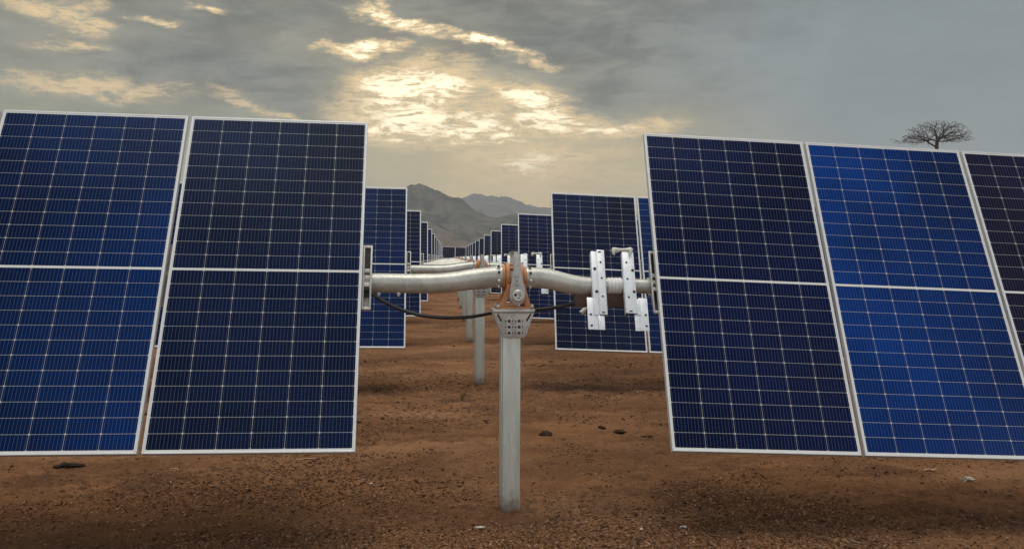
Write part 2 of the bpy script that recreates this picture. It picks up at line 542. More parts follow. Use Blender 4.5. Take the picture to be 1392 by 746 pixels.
# ------------------------------------------------------------------ numpy noise
_perm = RNG.permutation(256); _perm = np.concatenate([_perm, _perm])
_grad = RNG.normal(size=(256, 2)); _grad /= np.linalg.norm(_grad, axis=1)[:, None]


def pn(x, y):
    xi = np.floor(x).astype(int); yi = np.floor(y).astype(int)
    xf, yf = x-xi, y-yi
    xi &= 255; yi &= 255
    u = xf*xf*xf*(xf*(xf*6-15)+10); v = yf*yf*yf*(yf*(yf*6-15)+10)
    def g(a, b, dx, dy):
        q = _grad[_perm[_perm[a & 255]+(b & 255)]]
        return q[..., 0]*dx+q[..., 1]*dy
    n0 = g(xi, yi, xf, yf)*(1-u)+g(xi+1, yi, xf-1, yf)*u
    n1 = g(xi, yi+1, xf, yf-1)*(1-u)+g(xi+1, yi+1, xf-1, yf-1)*u
    return n0*(1-v)+n1*v


def fbm(x, y, o=5, gain=0.5):
    s = 0; a = 1.0
    for i in range(o):
        s = s+a*pn(x*2**i+17.3*i, y*2**i-9.1*i); a *= gain
    return s


def ridged(x, y, o=6, gain=0.5):
    s = 0; a = 1.0
    for i in range(o):
        s = s+a*(1-2*np.abs(pn(x*2**i+5.7*i, y*2**i+3.3*i))); a *= gain
    return s


def grid_mesh(name, X, Y, Z):
    ny, nx = X.shape
    co = np.stack([X, Y, Z], -1).reshape(-1, 3).astype(np.float32)
    i = np.arange(ny*nx).reshape(ny, nx)
    q = np.stack([i[:-1, :-1], i[:-1, 1:], i[1:, 1:], i[1:, :-1]], -1).reshape(-1, 4)
    return raw_mesh(name, co, q)


def raw_mesh(name, co, faces):
    me = bpy.data.meshes.new(name)
    n, kk = faces.shape
    me.vertices.add(len(co)); me.vertices.foreach_set("co", co.astype(np.float32).ravel())
    me.loops.add(n*kk); me.loops.foreach_set("vertex_index", faces.astype(np.int32).ravel())
    me.polygons.add(n); me.polygons.foreach_set("loop_start", np.arange(0, n*kk, kk, dtype=np.int32))
    me.update(calc_edges=True); me.validate()
    return me


# ------------------------------------------------------------------ ground
def soil_height(x, y):
    near = 1/(1+np.exp((y-22)/4))
    return (0.030*fbm(x*0.9, y*0.9, 4)+0.028*fbm(x*4.5+30, y*4.5, 4, 0.6)*near+0.017*fbm(x*15, y*15+50, 2)*near)


def axis(lo, hi, d0, a, b, grow=1.09, dmax=400):
    """dense step d0 between lo and hi, growing outwards to a and b"""
    mid = list(np.arange(lo, hi, d0))
    l, d = [], d0
    q = lo
    while q > a:
        d = min(d*grow, dmax); q -= d; l.append(q)
    r, d, q = [], d0, mid[-1]
    while q < b:
        d = min(d*grow, dmax); q += d; r.append(q)
    return np.array(l[::-1]+mid+r)


def build_ground():
    xs = axis(-3.2, 4.4, 0.024, -6000, 6000)
    ys = axis(4.2, 9.2, 0.024, -300, 6000, 1.035)
    X, Y = np.meshgrid(xs, ys)
    Z = soil_height(X, Y)
    # soil heaped up a little round the nearest post
    d2 = (X-0.59)**2+(Y-5.16)**2
    Z += (0.030+0.03*fbm(X*14, Y*14+9, 3))*np.exp(-d2/0.025)
    me = grid_mesh("ground", X, Y, Z)
    o = link_data("ground", me, MAT['soil'], smooth=True, angle=180)
    o['kind'] = 'structure'


build_ground()


# ------------------------------------------------------------------ hills (real relief, built round the plain)
def hill(name, sil, dist, width, seed, rough):
    """sil: (azimuth deg, elevation deg) of the crest as surveyed; relief falls away on both sides of it"""
    sil = np.array(sil)
    az = np.linspace(sil[0, 0], sil[-1, 0], 620)
    e = np.interp(az, sil[:, 0], sil[:, 1])
    crest = dist*np.tan(np.radians(e))+EYE
    rr = np.concatenate([np.linspace(-1, 0, 80), np.linspace(0, 1, 30)[1:]])
    A, T = np.meshgrid(np.radians(az), rr)
    C = np.broadcast_to(crest, A.shape)
    D = dist+T*width
    X, Y = D*np.sin(A), D*np.cos(A)
    fall = np.where(T < 0, (1+T)**1.25, (1-T)**1.0)
    n = ridged(X/(width*0.42)+seed, Y/(width*0.42), 6, 0.55)/1.6
    body = np.sin(np.pi*np.clip(np.abs(T), 0, 1))
    Z = C*fall*(1+0.0*T)+C*body*(n-0.45)*rough
    Z += C*0.030*fbm(X/40+seed, Y/40, 5, 0.65)
    edge = np.minimum(1, np.minimum(A-A.min(), A.max()-A)/R(6))
    Z = Z*edge-6*(np.abs(T) > 0.985)-2
    me = grid_mesh(name, X, Y, Z)
    o = link_data(name, me, MAT['hill'], smooth=True, angle=180)
    o['kind'] = 'structure'
    return o


def bearing(px, py):
    """photo survey -> compass bearing and elevation, in degrees"""
    d = fw+rt2*((px-696)/FPX)-up2*((py-373)/FPX)
    d.normalize()
    return math.degrees(math.atan2(d.x, d.y)), math.degrees(math.asin(d.z))


hill("rocky_hill", [bearing(*q) for q in [(-700, 336), (-300, 322), (0, 315), (250, 309), (380, 300), (470, 292), (520, 276), (545, 260),
     (557, 251.5), (563, 252), (570, 249.5), (578, 251), (583.6, 255), (594, 258.5), (603, 261), (610, 265.5), (618, 267.5), (626.5, 269), (634.6, 277.5),
     (648, 287), (657, 291), (664, 293.6), (675, 295), (683, 293), (691, 291), (703, 289.6), (730, 294), (780, 303), (860, 309), (1000, 320), (1392, 333), (1900, 342)]],
     2300, 900, 3.3, 0.36)
hill("far_hill", [bearing(*q) for q in [(-700, 330), (0, 318), (300, 304), (480, 296), (560, 288), (600, 280), (618, 273), (630.5, 268), (638, 264.5), (645, 263), (655, 263.5), (664, 266),
     (672, 266.5), (680, 268), (688, 266), (694, 268), (701.6, 271), (715, 277.5), (728, 280.7), (746, 281.5), (780, 283), (830, 287), (900, 294), (1050, 305), (1392, 322), (1900, 338)]],
     5300, 1400, 8.1, 0.26)


# ------------------------------------------------------------------ haze: even pale air round the whole plain
def build_haze():
    bm = bmesh.new()
    box(bm, (-7000, -700, -12), (7000, 7000, 540))
    m = bpy.data.materials.new("pale_air"); m.use_nodes = True
    t = m.node_tree; t.nodes.clear()
    out = t.nodes.new('ShaderNodeOutputMaterial')
    v = t.nodes.new('ShaderNodeVolumePrincipled')
    v.inputs['Color'].default_value = (0.82, 0.88, 0.94, 1)
    v.inputs['Density'].default_value = 0.00016
    v.inputs['Anisotropy'].default_value = 0.0
    t.links.new(v.outputs[0], out.inputs['Volume'])
    o = link_mesh("haze", bm, m, smooth=False)
    o['kind'] = 'stuff'


build_haze()

# ------------------------------------------------------------------ solar trackers
D0, PITCH_ROW, STAG, XP = 5.0805, 5.2067, 0.2343, 0.5795
TAU = 0.501


def wing_frame(side):
    s, yw = (-0.0387, -0.0293) if side > 0 else (-0.0132, 0.0054)
    e = Vector((math.cos(s)*math.cos(yw), math.sin(yw), math.sin(s))).normalized()
    u = Vector((0, math.sin(TAU), math.cos(TAU)))
    u = (u-e*u.dot(e)).normalized()
    n = e.cross(u).normalized()           # towards the camera and the sky
    if n.y > 0: n = -n
    o = Vector((1.4442-XP, 0, 1.3843)) if side > 0 else Vector((-0.2610-XP, 0, 1.4171))
    return e, u, n, o


def frame_matrix(e, u, n, o):
    mm = Matrix((e, -n, u)).transposed().to_4x4(); mm.translation = o
    return mm


def make_laminate():
    bm = bmesh.new()
    uvl = bm.loops.layers.uv.new("UVMap")
    hx, hz = LW/2, LH/2
    f0, f1 = 0.0022, 0.0075
    fr = [bm.verts.new((sx*hx, f0, sz*hz)) for sx, sz in ((-1, -1), (1, -1), (1, 1), (-1, 1))]
    bk = [bm.verts.new((sx*hx, f1, sz*hz)) for sx, sz in ((-1, -1), (1, -1), (1, 1), (-1, 1))]
    f = bm.faces.new(fr); f.material_index = 0
    b = bm.faces.new(bk[::-1]); b.material_index = 1
    for i in range(4):
        q = bm.faces.new((fr[i], bk[i], bk[(i+1) % 4], fr[(i+1) % 4])); q.material_index = 1
    for l in f.loops:
        l[uvl].uv = (l.vert.co.x/LW+0.5, l.vert.co.z/LH+0.5)
    me = bpy.data.meshes.new("solar_panel")
    bm.to_mesh(me); bm.free()
    me.materials.append(MAT['cell']); me.materials.append(MAT['back'])
    return me


def make_module_frame():
    bm = bmesh.new()
    dp = 0.035
    for sx in (-1, 1):
        a, b = sorted((sx*PW/2, sx*(PW/2-FRW)))
        box(bm, (a, 0, -PH/2), (b, dp, PH/2), 0.0012)
        a, b = sorted((sx*(PW/2-FRW-0.0005), sx*(PW/2-0.034)))
        box(bm, (a, dp-0.002, -PH/2+0.004), (b, dp, PH/2-0.004))
    for sz in (-1, 1):
        a, b = sorted((sz*PH/2, sz*(PH/2-FRW)))
        box(bm, (-PW/2+FRW+0.0003, 0.0004, a), (PW/2-FRW-0.0003, dp-0.0004, b), 0.0012)
    me = bpy.data.meshes.new("frame")
    bm.to_mesh(me); bm.free()
    me.materials.append(MAT['alu'])
    return me


LAM, FRM = make_laminate(), make_module_frame()
JB = None
BLUES = {
    'navy': (0.0017, 0.0054, 0.036), 'ink': (0.0028, 0.0048, 0.022), 'blue': (0.0004, 0.0215, 0.128), 'mid': (0.0006, 0.0118, 0.064),
    'plum': (0.0070, 0.0065, 0.024), 'slate': (0.0028, 0.0078, 0.034),
}
GRADE = {(-1, 1): 0.92, (1, 1): 0.08, (-1, 0): 0.40, (1, 0): 0.45}     # film tone drifting across a module


def add_panel(root, side, idx, tone, label=None, jig=0.0, grade=0.5):
    e, u, n, o = wing_frame(side)
    c = o+e*(side*(idx*(PW+PGAP)+PW/2))+n*jig
    p = bpy.data.objects.new("solar_panel", LAM); COL.objects.link(p)
    p.parent = root
    p.matrix_local = frame_matrix(e, u, n, c)
    p.color = (*BLUES[tone], grade)
    if label: p['label'] = label
    fr = bpy.data.objects.new("frame", FRM); COL.objects.link(fr); fr.parent = p
    return p


YH = 0.10     # hardware plane behind the module face


def hat_rail_mesh(two_strips=False):
    """short module rail, local X along the tube, Z up the module, front at y=0"""
    bm = bmesh.new()
    L = 0.20
    box(bm, (-0.052, 0.0, -L), (-0.030, 0.003, L), 0.0008)
    box(bm, (0.030, 0.0, -L), (0.052, 0.003, L), 0.0008)
    box(bm, (-0.030, 0.001, -L+0.004), (-0.027, 0.045, L-0.004), 0.0008)
    box(bm, (0.027, 0.001, -L+0.004), (0.030, 0.045, L-0.004), 0.0008)
    box(bm, (-0.027, 0.042, -L+0.004), (0.027, 0.045, L-0.004))
    return bm


def end_rail_mesh():
    """arched channel that carries the innermost module, open to the front: two lips, two webs, a deep dark floor, a boss at the tube"""
    bm = bmesh.new()
    L = 0.205
    N = 18
    arc = [(-L+2*L*i/N, 0.020+0.044*math.cos((-1+2*i/N)*math.pi/2)**0.8) for i in range(N+1)]
    for x0, x1 in ((-0.019, -0.0165), (0.0165, 0.019)):
        a = [bm.verts.new((x0, d, z)) for z, d in arc]+[bm.verts.new((x0, 0.0, L)), bm.verts.new((x0, 0.0, -L))]
        f = bm.faces.new(a)
        r = bmesh.ops.extrude_face_region(bm, geom=[f])
        bmesh.ops.translate(bm, vec=(x1-x0, 0, 0), verts=[g for g in r['geom'] if isinstance(g, bmesh.types.BMVert)])
    for (z0, d0), (z1, d1) in zip(arc, arc[1:]):
        q = [bm.verts.new(c) for c in ((-0.0163, d0-0.004, z0), (0.0163, d0-0.004, z0), (0.0163, d1-0.004, z1), (-0.0163, d1-0.004, z1))]
        bm.faces.new(q).material_index = 1
    box(bm, (-0.0265, -0.0035, -L), (-0.0165, -0.0003, L), 0.0008)
    box(bm, (0.0165, -0.0035, -L), (0.0265, -0.0003, L), 0.0008)
    for z in (-L+0.008, L-0.008):
        box(bm, (-0.0162, -0.0030, z-0.008), (0.0162, 0.0150, z+0.008), 0.001)
    for z in (-0.045, 0.0, 0.045):
        box(bm, (-0.0160, 0.006, z-0.012), (0.0160, 0.020, z+0.012), 0.002)
    box(bm, (-0.030, 0.0655, -0.06), (0.030, 0.071, 0.06), 0.002)
    return bm


def bolt_mesh(r=0.0085, h=0.010, washer=1.7):
    bm = bmesh.new()
    w = disc(bm, (0, -0.0012, 0), (0, 1, 0), r*washer, 0.0024, 16)
    for f in {f for v in w for f in v.link_faces}: f.material_index = 1
    tube(bm, [(0, -0.0025, 0), (0, -h*0.75, 0), (0, -h, 0)], [r, r, r*0.82], 6)
    tube(bm, [(0, -h, 0), (0, -h-0.006, 0)], r*0.5, 10)
    me = bpy.data.meshes.new("bolt"); bmesh.ops.recalc_face_normals(bm, faces=bm.faces)
    bm.to_mesh(me); bm.free()
    return me


BOLT = bolt_mesh(); BOLT.materials.append(MAT['bolt']); BOLT.materials.append(MAT['pin'])
BOLTP = bolt_mesh(0.0095, 0.011, 1.35); BOLTP.materials.append(MAT['pin']); BOLTP.materials.append(MAT['pin'])


def add_bolt(parent, loc, direction=(0, -1, 0), pale=False, s=1.0):
    o = bpy.data.objects.new("bolt", BOLTP if pale else BOLT); COL.objects.link(o); o.parent = parent
    o.rotation_euler = Vector(direction).to_track_quat('-Y', 'Z').to_euler()
    o.location = loc; o.scale = (s, s, s)
    return o


def build_hardware(root):
    """the post, the joint on it, both tube ends and the bare rails: parts of one tracker"""
    # --- post: rolled channel with a turned lip on the left
    bm = bmesh.new()
    x0, x1, y0 = -0.046, 0.066, 0.040
    zb, zt = -0.35, 1.17
    box(bm, (x0+0.008, y0, zb), (x1, y0+0.006, zt), 0.002)
    box(bm, (x0, y0+0.008, zb), (x0+0.0075, y0+0.115, zt-0.003), 0.002)
    box(bm, (x1-0.008, y0+0.0065, zb), (x1-0.001, y0+0.115, zt-0.003), 0.002)
    box(bm, (x0+0.008, y0+0.108, zb), (x0+0.032, y0+0.114, zt-0.003), 0.001)
    box(bm, (x1-0.032, y0+0.108, zb), (x1-0.0085, y0+0.114, zt-0.003), 0.001)
    link_mesh("post", bm, MAT['post'], root)
    # --- bolted cap plate
    bm = bmesh.new()
    poly = [(-0.094, 1.190), (-0.092, 1.172), (-0.046, 1.050), (-0.036, 1.038), (-0.024, 1.034), (0.078, 1.034), (0.090, 1.038), (0.100, 1.050), (0.142, 1.172), (0.144, 1.190)]
    prism(bm, poly, 0.028, 0.036, 0.0015)
    prism(bm, poly, 0.164, 0.172, 0.0015)
    box(bm, (-0.099, 0.010, 1.1905), (0.147, 0.190, 1.2005), 0.004)
    tube(bm, [(-0.097, 0.016, 1.188), (0.145, 0.016, 1.188)], 0.008, 10)
    nplate = len(bm.faces)
    for xx, sgn in ((-0.060, -1), (0.112, 1)):
        mm = Matrix.Translation((xx, 0.0268, 1.152)) @ Matrix.Rotation(sgn*0.55, 4, 'Y')
        box(bm, (-0.0045, -0.001, -0.026), (0.0045, 0.001, 0.026), 0.0, mm, 1)
    for xx in (-0.002, 0.056):
        for zx in (1.131, 1.0965, 1.062):
            box(bm, (xx-0.023, 0.0266, zx-0.0045), (xx+0.023, 0.0278, zx+0.0045), 0, None, 1)
    rs = random.Random(3)      # punched stamp, too worn to read
    for row, zz in enumerate((1.172, 1.158)):
        xx = 0.006 if row == 0 else 0.0
        for j in range(4 if row == 0 else 5):
            w = rs.uniform(0.004, 0.007)
            box(bm, (xx, 0.0270, zz-0.004), (xx+w, 0.0279, zz+rs.choice((0.0, 0.004))), 0, None, 2)
            xx += w+0.004
    plate = link_mesh("cap_plate", bm, [MAT['plate'], MAT['dark'], MAT['oldrail']], root)
    for zx in (1.131, 1.0965, 1.062):
        for xx in (-0.002, 0.056):
            add_bolt(plate, (xx, 0.028, zx), s=1.2)
    add_bolt(plate, (-0.078, 0.028, 1.168), pale=True, s=0.8)
    add_bolt(plate, (0.128, 0.028, 1.168), pale=True, s=0.8)
    # --- orange saddle
    bm = bmesh.new()
    box(bm, (-0.076, 0.020, 1.201), (0.140, 0.180, 1.2115), 0.003)
    for leg in ([(-0.064, 1.2118), (-0.026, 1.2118), (0.016, 1.345), (-0.013, 1.345), (-0.018, 1.318), (-0.056, 1.228)],
                [(0.090, 1.2118), (0.128, 1.2118), (0.120, 1.228), (0.096, 1.318), (0.091, 1.345), (0.062, 1.345)]):
        prism(bm, leg, 0.024, 0.038, 0.002)
        prism(bm, leg, 0.162, 0.176, 0.002)
    box(bm, (0.000, 0.026, 1.318), (0.078, 0.036, 1.344), 0.002)
    box(bm, (-0.058, 0.0405, 1.2118), (-0.046, 0.1595, 1.236), 0.002)
    box(bm, (0.110, 0.0405, 1.2118), (0.122, 0.1595, 1.236), 0.002)
    saddle = link_mesh("bearing_saddle", bm, MAT['orange'], root)
    for xx in (-0.060, 0.124):
        for yy in (0.032, 0.165):
            o = add_bolt(saddle, (xx+(-0.006 if xx < 0 else 0.006), yy-0.012, 1.212), (0, 0, 1), True, 1.0)
    # --- orange flange collars on the tube
    cz = 1.385
    for side in (-1, 1):
        bm = bmesh.new()
        if side < 0:
            disc(bm, (-0.029, YH, cz), (1, 0, 0), 0.070, 0.018, 36, 0.004)
            disc(bm, (-0.008, YH, cz), (1, 0, 0), 0.084, 0.023, 36, 0.005)
            for a in range(6):
                t = a*math.pi/3+0.3
                box(bm, (-0.020, -0.007, -0.012), (0.028, 0.007, 0.012), 0.002,
                    Matrix.Translation((0, YH+0.068*math.cos(t), cz+0.068*math.sin(t))) @ Matrix.Rotation(-t, 4, 'X'))
        else:
            disc(bm, (0.093, YH, cz-0.004), (1, 0, 0), 0.064, 0.018, 36, 0.004)
            disc(bm, (0.072, YH, cz), (1, 0, 0), 0.080, 0.022, 36, 0.005)
            for a in range(6):
                t = a*math.pi/3+0.3
                box(bm, (0.034, -0.007, -0.012), (0.084, 0.007, 0.012), 0.002,
                    Matrix.Translation((0, YH+0.064*math.cos(t), cz+0.064*math.sin(t))) @ Matrix.Rotation(-t, 4, 'X'))
        link_mesh("flange_collar", bm, MAT['orange'], root)
    bm = bmesh.new()
    disc(bm, (0.032, YH, cz), (1, 0, 0), 0.060, 0.056, 32, 0.002)
    link_mesh("bearing_ring", bm, MAT['wrap'], root)
    # --- hanger link with its round pin
    lp = [(0.020, 1.525), (0.054, 1.525), (0.057, 1.47), (0.063, 1.425), (0.076, 1.360), (0.087, 1.305), (0.089, 1.280), (0.083, 1.252), (0.066, 1.230),
          (0.043, 1.224), (0.020, 1.230), (0.002, 1.252), (-0.003, 1.280), (-0.001, 1.305), (0.008, 1.360), (0.019, 1.425), (0.022, 1.47)]
    bm = bmesh.new()
    prism(bm, lp, -0.004, 0.008, 0.002)
    for dx, dz, w, h in ((0.030, 1.385, 0.005, 0.008), (0.046, 1.385, 0.005, 0.006), (0.039, 1.362, 0.006, 0.012), (0.040, 1.335, 0.018, 0.003), (0.032, 1.345, 0.003, 0.010)):
        box(bm, (dx-w/2, -0.0052, dz-h/2), (dx+w/2, -0.0042, dz+h/2), 0, None, 1)
    link = link_mesh("hanger_link", bm, [MAT['plate'], MAT['dark']], root)
    bm = bmesh.new()
    prism(bm, lp, 0.192, 0.204, 0.002)
    link_mesh("hanger_link", bm, MAT['plate'], root)
    bm = bmesh.new()
    box(bm, (0.018, -0.003, 1.5255), (0.056, 0.203, 1.532), 0.002)
    link_mesh("hanger_strap", bm, MAT['plate'], root)
    bm = bmesh.new()
    disc(bm, (0.045, -0.014, 1.279), (0, 1, 0), 0.033, 0.020, 32, 0.003)
    vs = disc(bm, (0.029, -0.0245, 1.284), (0, 1, 0), 0.008, 0.003, 14)
    for f in {f for v in vs for f in v.link_faces}: f.material_index = 1
    for dx, dz, w in ((0.050, 1.292, 0.016), (0.054, 1.279, 0.012), (0.048, 1.266, 0.014)):
        box(bm, (dx-w/2, -0.0250, dz-0.0022), (dx+w/2, -0.0238, dz+0.0022), 0, None, 1)
    link_mesh("pivot_pin", bm, [MAT['pin'], MAT['dark']], link)

    # --- left torque tube, rising in a gooseneck to the joint
    eL, uL, nL, oL = wing_frame(-1)
    start = Vector((-0.800, YH, 1.349))
    keys = [(-6.6, YH-0.03, 1.349+0.0132*5.8, 0.056), (-3.0, YH-0.012, 1.349+0.0132*2.2, 0.056), (-0.80, YH, 1.349, 0.056), (-0.60, YH, 1.346, 0.056), (-0.47, YH, 1.346, 0.0565),
            (-0.39, YH, 1.349, 0.057), (-0.30, YH, 1.357, 0.058), (-0.22, YH, 1.368, 0.0595), (-0.13, YH, 1.3785, 0.061), (-0.05, YH, 1.3845, 0.0625), (-0.039, YH, 1.385, 0.0625)]
    sp = spline(keys, 6)
    bm = bmesh.new()
    tube(bm, [s[:3] for s in sp], [s[3] for s in sp], 40)
    tl = link_mesh("torque_tube", bm, MAT['tube'], root)
    for zz, pale in ((0.055, False), (0.026, False), (-0.020, True), (-0.050, True)):
        dy = -math.sqrt(max(0.0001, 0.0625**2-zz**2))
        add_bolt(tl, (-0.060, YH+dy, 1.384+zz), (0, dy, zz), pale, 1.05)
    for xx in (-0.75, -0.637):
        add_bolt(tl, (xx, YH-0.012, 1.347-0.0545), (0, -0.2, -1), True, 1.2)
    # --- right torque tube, dipping away
    keys = [(0.103, YH, 1.380, 0.0615), (0.13, YH, 1.380, 0.061), (0.20, YH, 1.3765, 0.060), (0.27, YH, 1.365, 0.0585), (0.33, YH, 1.350, 0.0575), (0.39, YH, 1.337, 0.057), (0.45, YH, 1.331, 0.0545), (0.50, YH, 1.331, 0.051),
            (0.62, YH, 1.331, 0.046), (0.75, YH, 1.328, 0.043), (0.90, YH, 1.325, 0.043), (3.2, YH-0.06, 1.325-0.0387*2.3, 0.043), (6.0, YH-0.14, 1.325-0.0387*5.1, 0.043)]
    sp = spline(keys, 6)
    bm = bmesh.new()
    tube(bm, [s[:3] for s in sp], [s[3] for s in sp], 40)
    tr = link_mesh("torque_tube", bm, MAT['tube'], root)
    for zz, pale in ((0.055, False), (0.024, False), (-0.016, True), (-0.050, True)):
        dy = -math.sqrt(max(0.0001, 0.061**2-zz**2))
        add_bolt(tr, (0.124, YH+dy, 1.380+zz), (0, dy, zz), pale, 1.05)
    # --- ribbed white wrap between the bare rails
    bm = bmesh.new()
    xs = np.linspace(0.588, 0.676, 65)
    rad = [0.0430+0.0065*abs(math.sin((x-0.588)/0.088*math.pi*4))**0.35 for x in xs]
    tube(bm, [(x, YH, 1.331) for x in xs], rad, 36)
    link_mesh("ribbed_wrap", bm, MAT['wrap'], tr)

    # --- bare module rails: zinc strips leaning in the module plane
    eR, uR, nR, oR = wing_frame(1)

    def rail_m(x, z=1.333):
        return frame_matrix(eR, uR, nR, Vector((x, YH, z))+nR*0.064)
    def strip(bm, M, xa, xb, za, zb, y0=-0.003, th=0.003):
        box(bm, (xa, y0, za), (xb, y0+th, zb), 0.0008, M)
    def holes(bm, M, pts, y0=-0.0042, r=0.0065):
        for a, b in pts:
            vs = disc(bm, (a, y0, b), (0, 1, 0), r, 0.0014, 12)
            bmesh.ops.transform(bm, matrix=M, verts=vs)
            for f in {f for v in vs for f in v.link_faces}: f.material_index = 1
    M = rail_m(0.532)
    bm = bmesh.new()
    strip(bm, M, -0.040, -0.0075, -0.222, 0.196, 0.0)
    strip(bm, M, -0.007, 0.033, -0.220, 0.204, -0.006)
    box(bm, (-0.0105, -0.0058, -0.219), (-0.0075, 0.0300, 0.195), 0.0005, M)
    box(bm, (0.0335, -0.0058, -0.219), (0.0365, 0.0300, 0.203), 0.0005, M)
    box(bm, (-0.0430, 0.0005, -0.219), (-0.0402, 0.0400, 0.194), 0.0005, M)
    strip(bm, M, -0.079, -0.0185, -0.312, -0.110, 0.0045)
    box(bm, (-0.0390, -0.0002, -0.205), (-0.0340, 0.0040, -0.112), 0.0005, M)
    strip(bm, M, -0.018, 0.018, -0.314, -0.2235, 0.0005)
    holes(bm, M, [(-0.024, 0.078), (-0.020, -0.072)], -0.0016, 0.0095)
    holes(bm, M, [(0.012, 0.120), (0.013, 0.015), (0.013, -0.105)], -0.0072, 0.0062)
    holes(bm, M, [(-0.060, -0.218), (-0.058, -0.288)], 0.0030, 0.0068)
    box(bm, (-0.001, -0.0080, 0.186), (0.017, -0.0064, 0.194), 0, M, 1)
    box(bm, (0.004, -0.0080, -0.212), (0.022, -0.0064, -0.204), 0, M, 1)
    link_mesh("bare_rail", bm, [MAT['rail'], MAT['dark']], root)
    M = rail_m(0.716)
    bm = bmesh.new()
    strip(bm, M, -0.036, 0.030, -0.214, 0.190, -0.006)
    box(bm, (-0.0395, -0.0058, -0.213), (-0.0365, 0.0300, 0.189), 0.0005, M)
    box(bm, (0.0265, -0.0028, -0.213), (0.0297, 0.0300, 0.189), 0.0005, M)
    strip(bm, M, 0.0305, 0.050, -0.222, -0.118, 0.0005)
    strip(bm, M, 0.042, 0.094, -0.318, -0.110, 0.0045)
    strip(bm, M, 0.012, 0.0415, -0.320, -0.2145, 0.0045)
    holes(bm, M, [(0.018, 0.066), (0.018, -0.076)], -0.0072, 0.0092)
    holes(bm, M, [(-0.016, 0.118), (-0.016, 0.008), (-0.016, -0.112)], -0.0072, 0.0062)
    holes(bm, M, [(0.078, -0.218), (0.078, -0.288)], 0.0030, 0.0068)
    box(bm, (-0.018, -0.0080, -0.206), (0.000, -0.0064, -0.198), 0, M, 1)
    rail2 = link_mesh("bare_rail", bm, [MAT['rail'], MAT['dark']], root)
    # crumpled clip over the top of the second rail
    bm = bmesh.new()
    vs = tube(bm, [(-0.098, 0, 0.192), (-0.090, 0, 0.198), (-0.074, 0, 0.200), (-0.056, 0, 0.202), (-0.035, 0, 0.204), (-0.010, 0, 0.205), (0.015, 0, 0.208), (0.030, 0, 0.206)],
              [0.008, 0.016, 0.018, 0.012, 0.009, 0.012, 0.017, 0.010], 14)
    for v in vs:
        q = pn(np.array([v.co.x*60+v.co.y*40]), np.array([v.co.z*55+3]))[0]
        v.co += Vector((0, 0, 1))*q*0.010
        v.co.y = v.co.y*0.75-0.004
    vs2 = tube(bm, [(0.012, -0.012, 0.200), (0.010, -0.014, 0.180), (0.004, -0.013, 0.158)], [0.013, 0.009, 0.003], 8)
    vs3 = tube(bm, [(-0.088, -0.004, 0.192), (-0.090, -0.006, 0.176), (-0.086, -0.004, 0.164)], [0.013, 0.010, 0.003], 8)
    bmesh.ops.transform(bm, matrix=M, verts=vs+vs2+vs3)
    link_mesh("crumpled_clip", bm, MAT['rag'], rail2, angle=70)
    # brown block under the tube, behind the rails
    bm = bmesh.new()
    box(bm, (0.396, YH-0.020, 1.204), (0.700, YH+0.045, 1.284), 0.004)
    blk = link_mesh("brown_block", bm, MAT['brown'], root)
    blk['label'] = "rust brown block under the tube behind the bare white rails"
    # pale scrap of tape and a tie tail
    bm = bmesh.new()
    tube(bm, [(0.458, YH-0.055, 1.205), (0.444, YH-0.060, 1.196), (0.430, YH-0.058, 1.180), (0.437, YH-0.055, 1.166)], [0.005, 0.013, 0.019, 0.006], 9)
    link_mesh("tape_end", bm, MAT['rag'], root, angle=60)
    bm = bmesh.new()
    tube(bm, [(0.477, YH-0.05, 1.165), (0.476, YH-0.062, 1.10), (0.478, YH-0.064, 1.076)], 0.0022, 6)
    link_mesh("tie_tail", bm, MAT['rail'], root)
    # saddle rails under the innermost modules, seen edge-on
    for side, x, z in ((-1, -0.815, 1.352), (1, 0.868, 1.3255)):
        e, u, n, o = wing_frame(side)
        bm = end_rail_mesh()
        o = link_mesh("saddle_rail", bm, [MAT['oldrail'], MAT['bolt']], root)
        o.matrix_local = frame_matrix(e, u, n, Vector((x, YH, z))+n*0.066)


def copy_child(src, root):
    c = src.copy(); COL.objects.link(c); c.parent = root
    c.matrix_parent_inverse = src.matrix_parent_inverse
    for g in src.children:
        d = g.copy(); COL.objects.link(d); d.parent = c
    return c


def add_joint_rails(root, n_side):
    me = None
    for side in (-1, 1):
        e, u, n, o = wing_frame(side)
        for j in range(1, n_side):
            q = o+e*(side*(j*(PW+PGAP)-PGAP/2))-n*0.0365
            if me is None:
                ob = link_mesh("joint_rail", hat_rail_mesh(), MAT['oldrail'], root); me = ob.data
            else:
                ob = bpy.data.objects.new("joint_rail", me); COL.objects.link(ob); ob.parent = root
            ob.matrix_local = frame_matrix(e, u, n, q)
    return


ROW_GROUP = "solar tracker rows receding towards the hills"
ROWLBL = [
    "nearest solar tracker, big blue panels either side of the front galvanised post",
    "second solar tracker from the front, framed in the gap of the nearest one",
    "third solar tracker from the front, narrow dark panels just behind the second one",
    "fourth solar tracker from the front, seen in the gap above the grey tubes",
    "fifth solar tracker from the front, a sliver of dark panel each side of the gap",
    "sixth solar tracker from the front, in the receding line below the hills",
    "seventh solar tracker from the front, halfway down the receding line",
    "eighth solar tracker from the front, small in the receding line below the hills",
    "ninth solar tracker from the front, small between the white panel edges",
    "tenth solar tracker from the front, tiny in the receding line",
    "eleventh solar tracker from the front, tiny near the end of the line",
    "twelfth solar tracker from the front, third from the far end of the line",
    "thirteenth solar tracker from the front, last with an open gap in its middle",
]
TONES = {0: {-1: ['slate', 'mid', 'navy', 'mid'], 1: ['navy', 'blue', 'plum', 'navy']},
         1: {-1: ['mid', 'navy', 'navy', 'mid'], 1: ['slate', 'mid', 'navy', 'mid']}}
rows = []
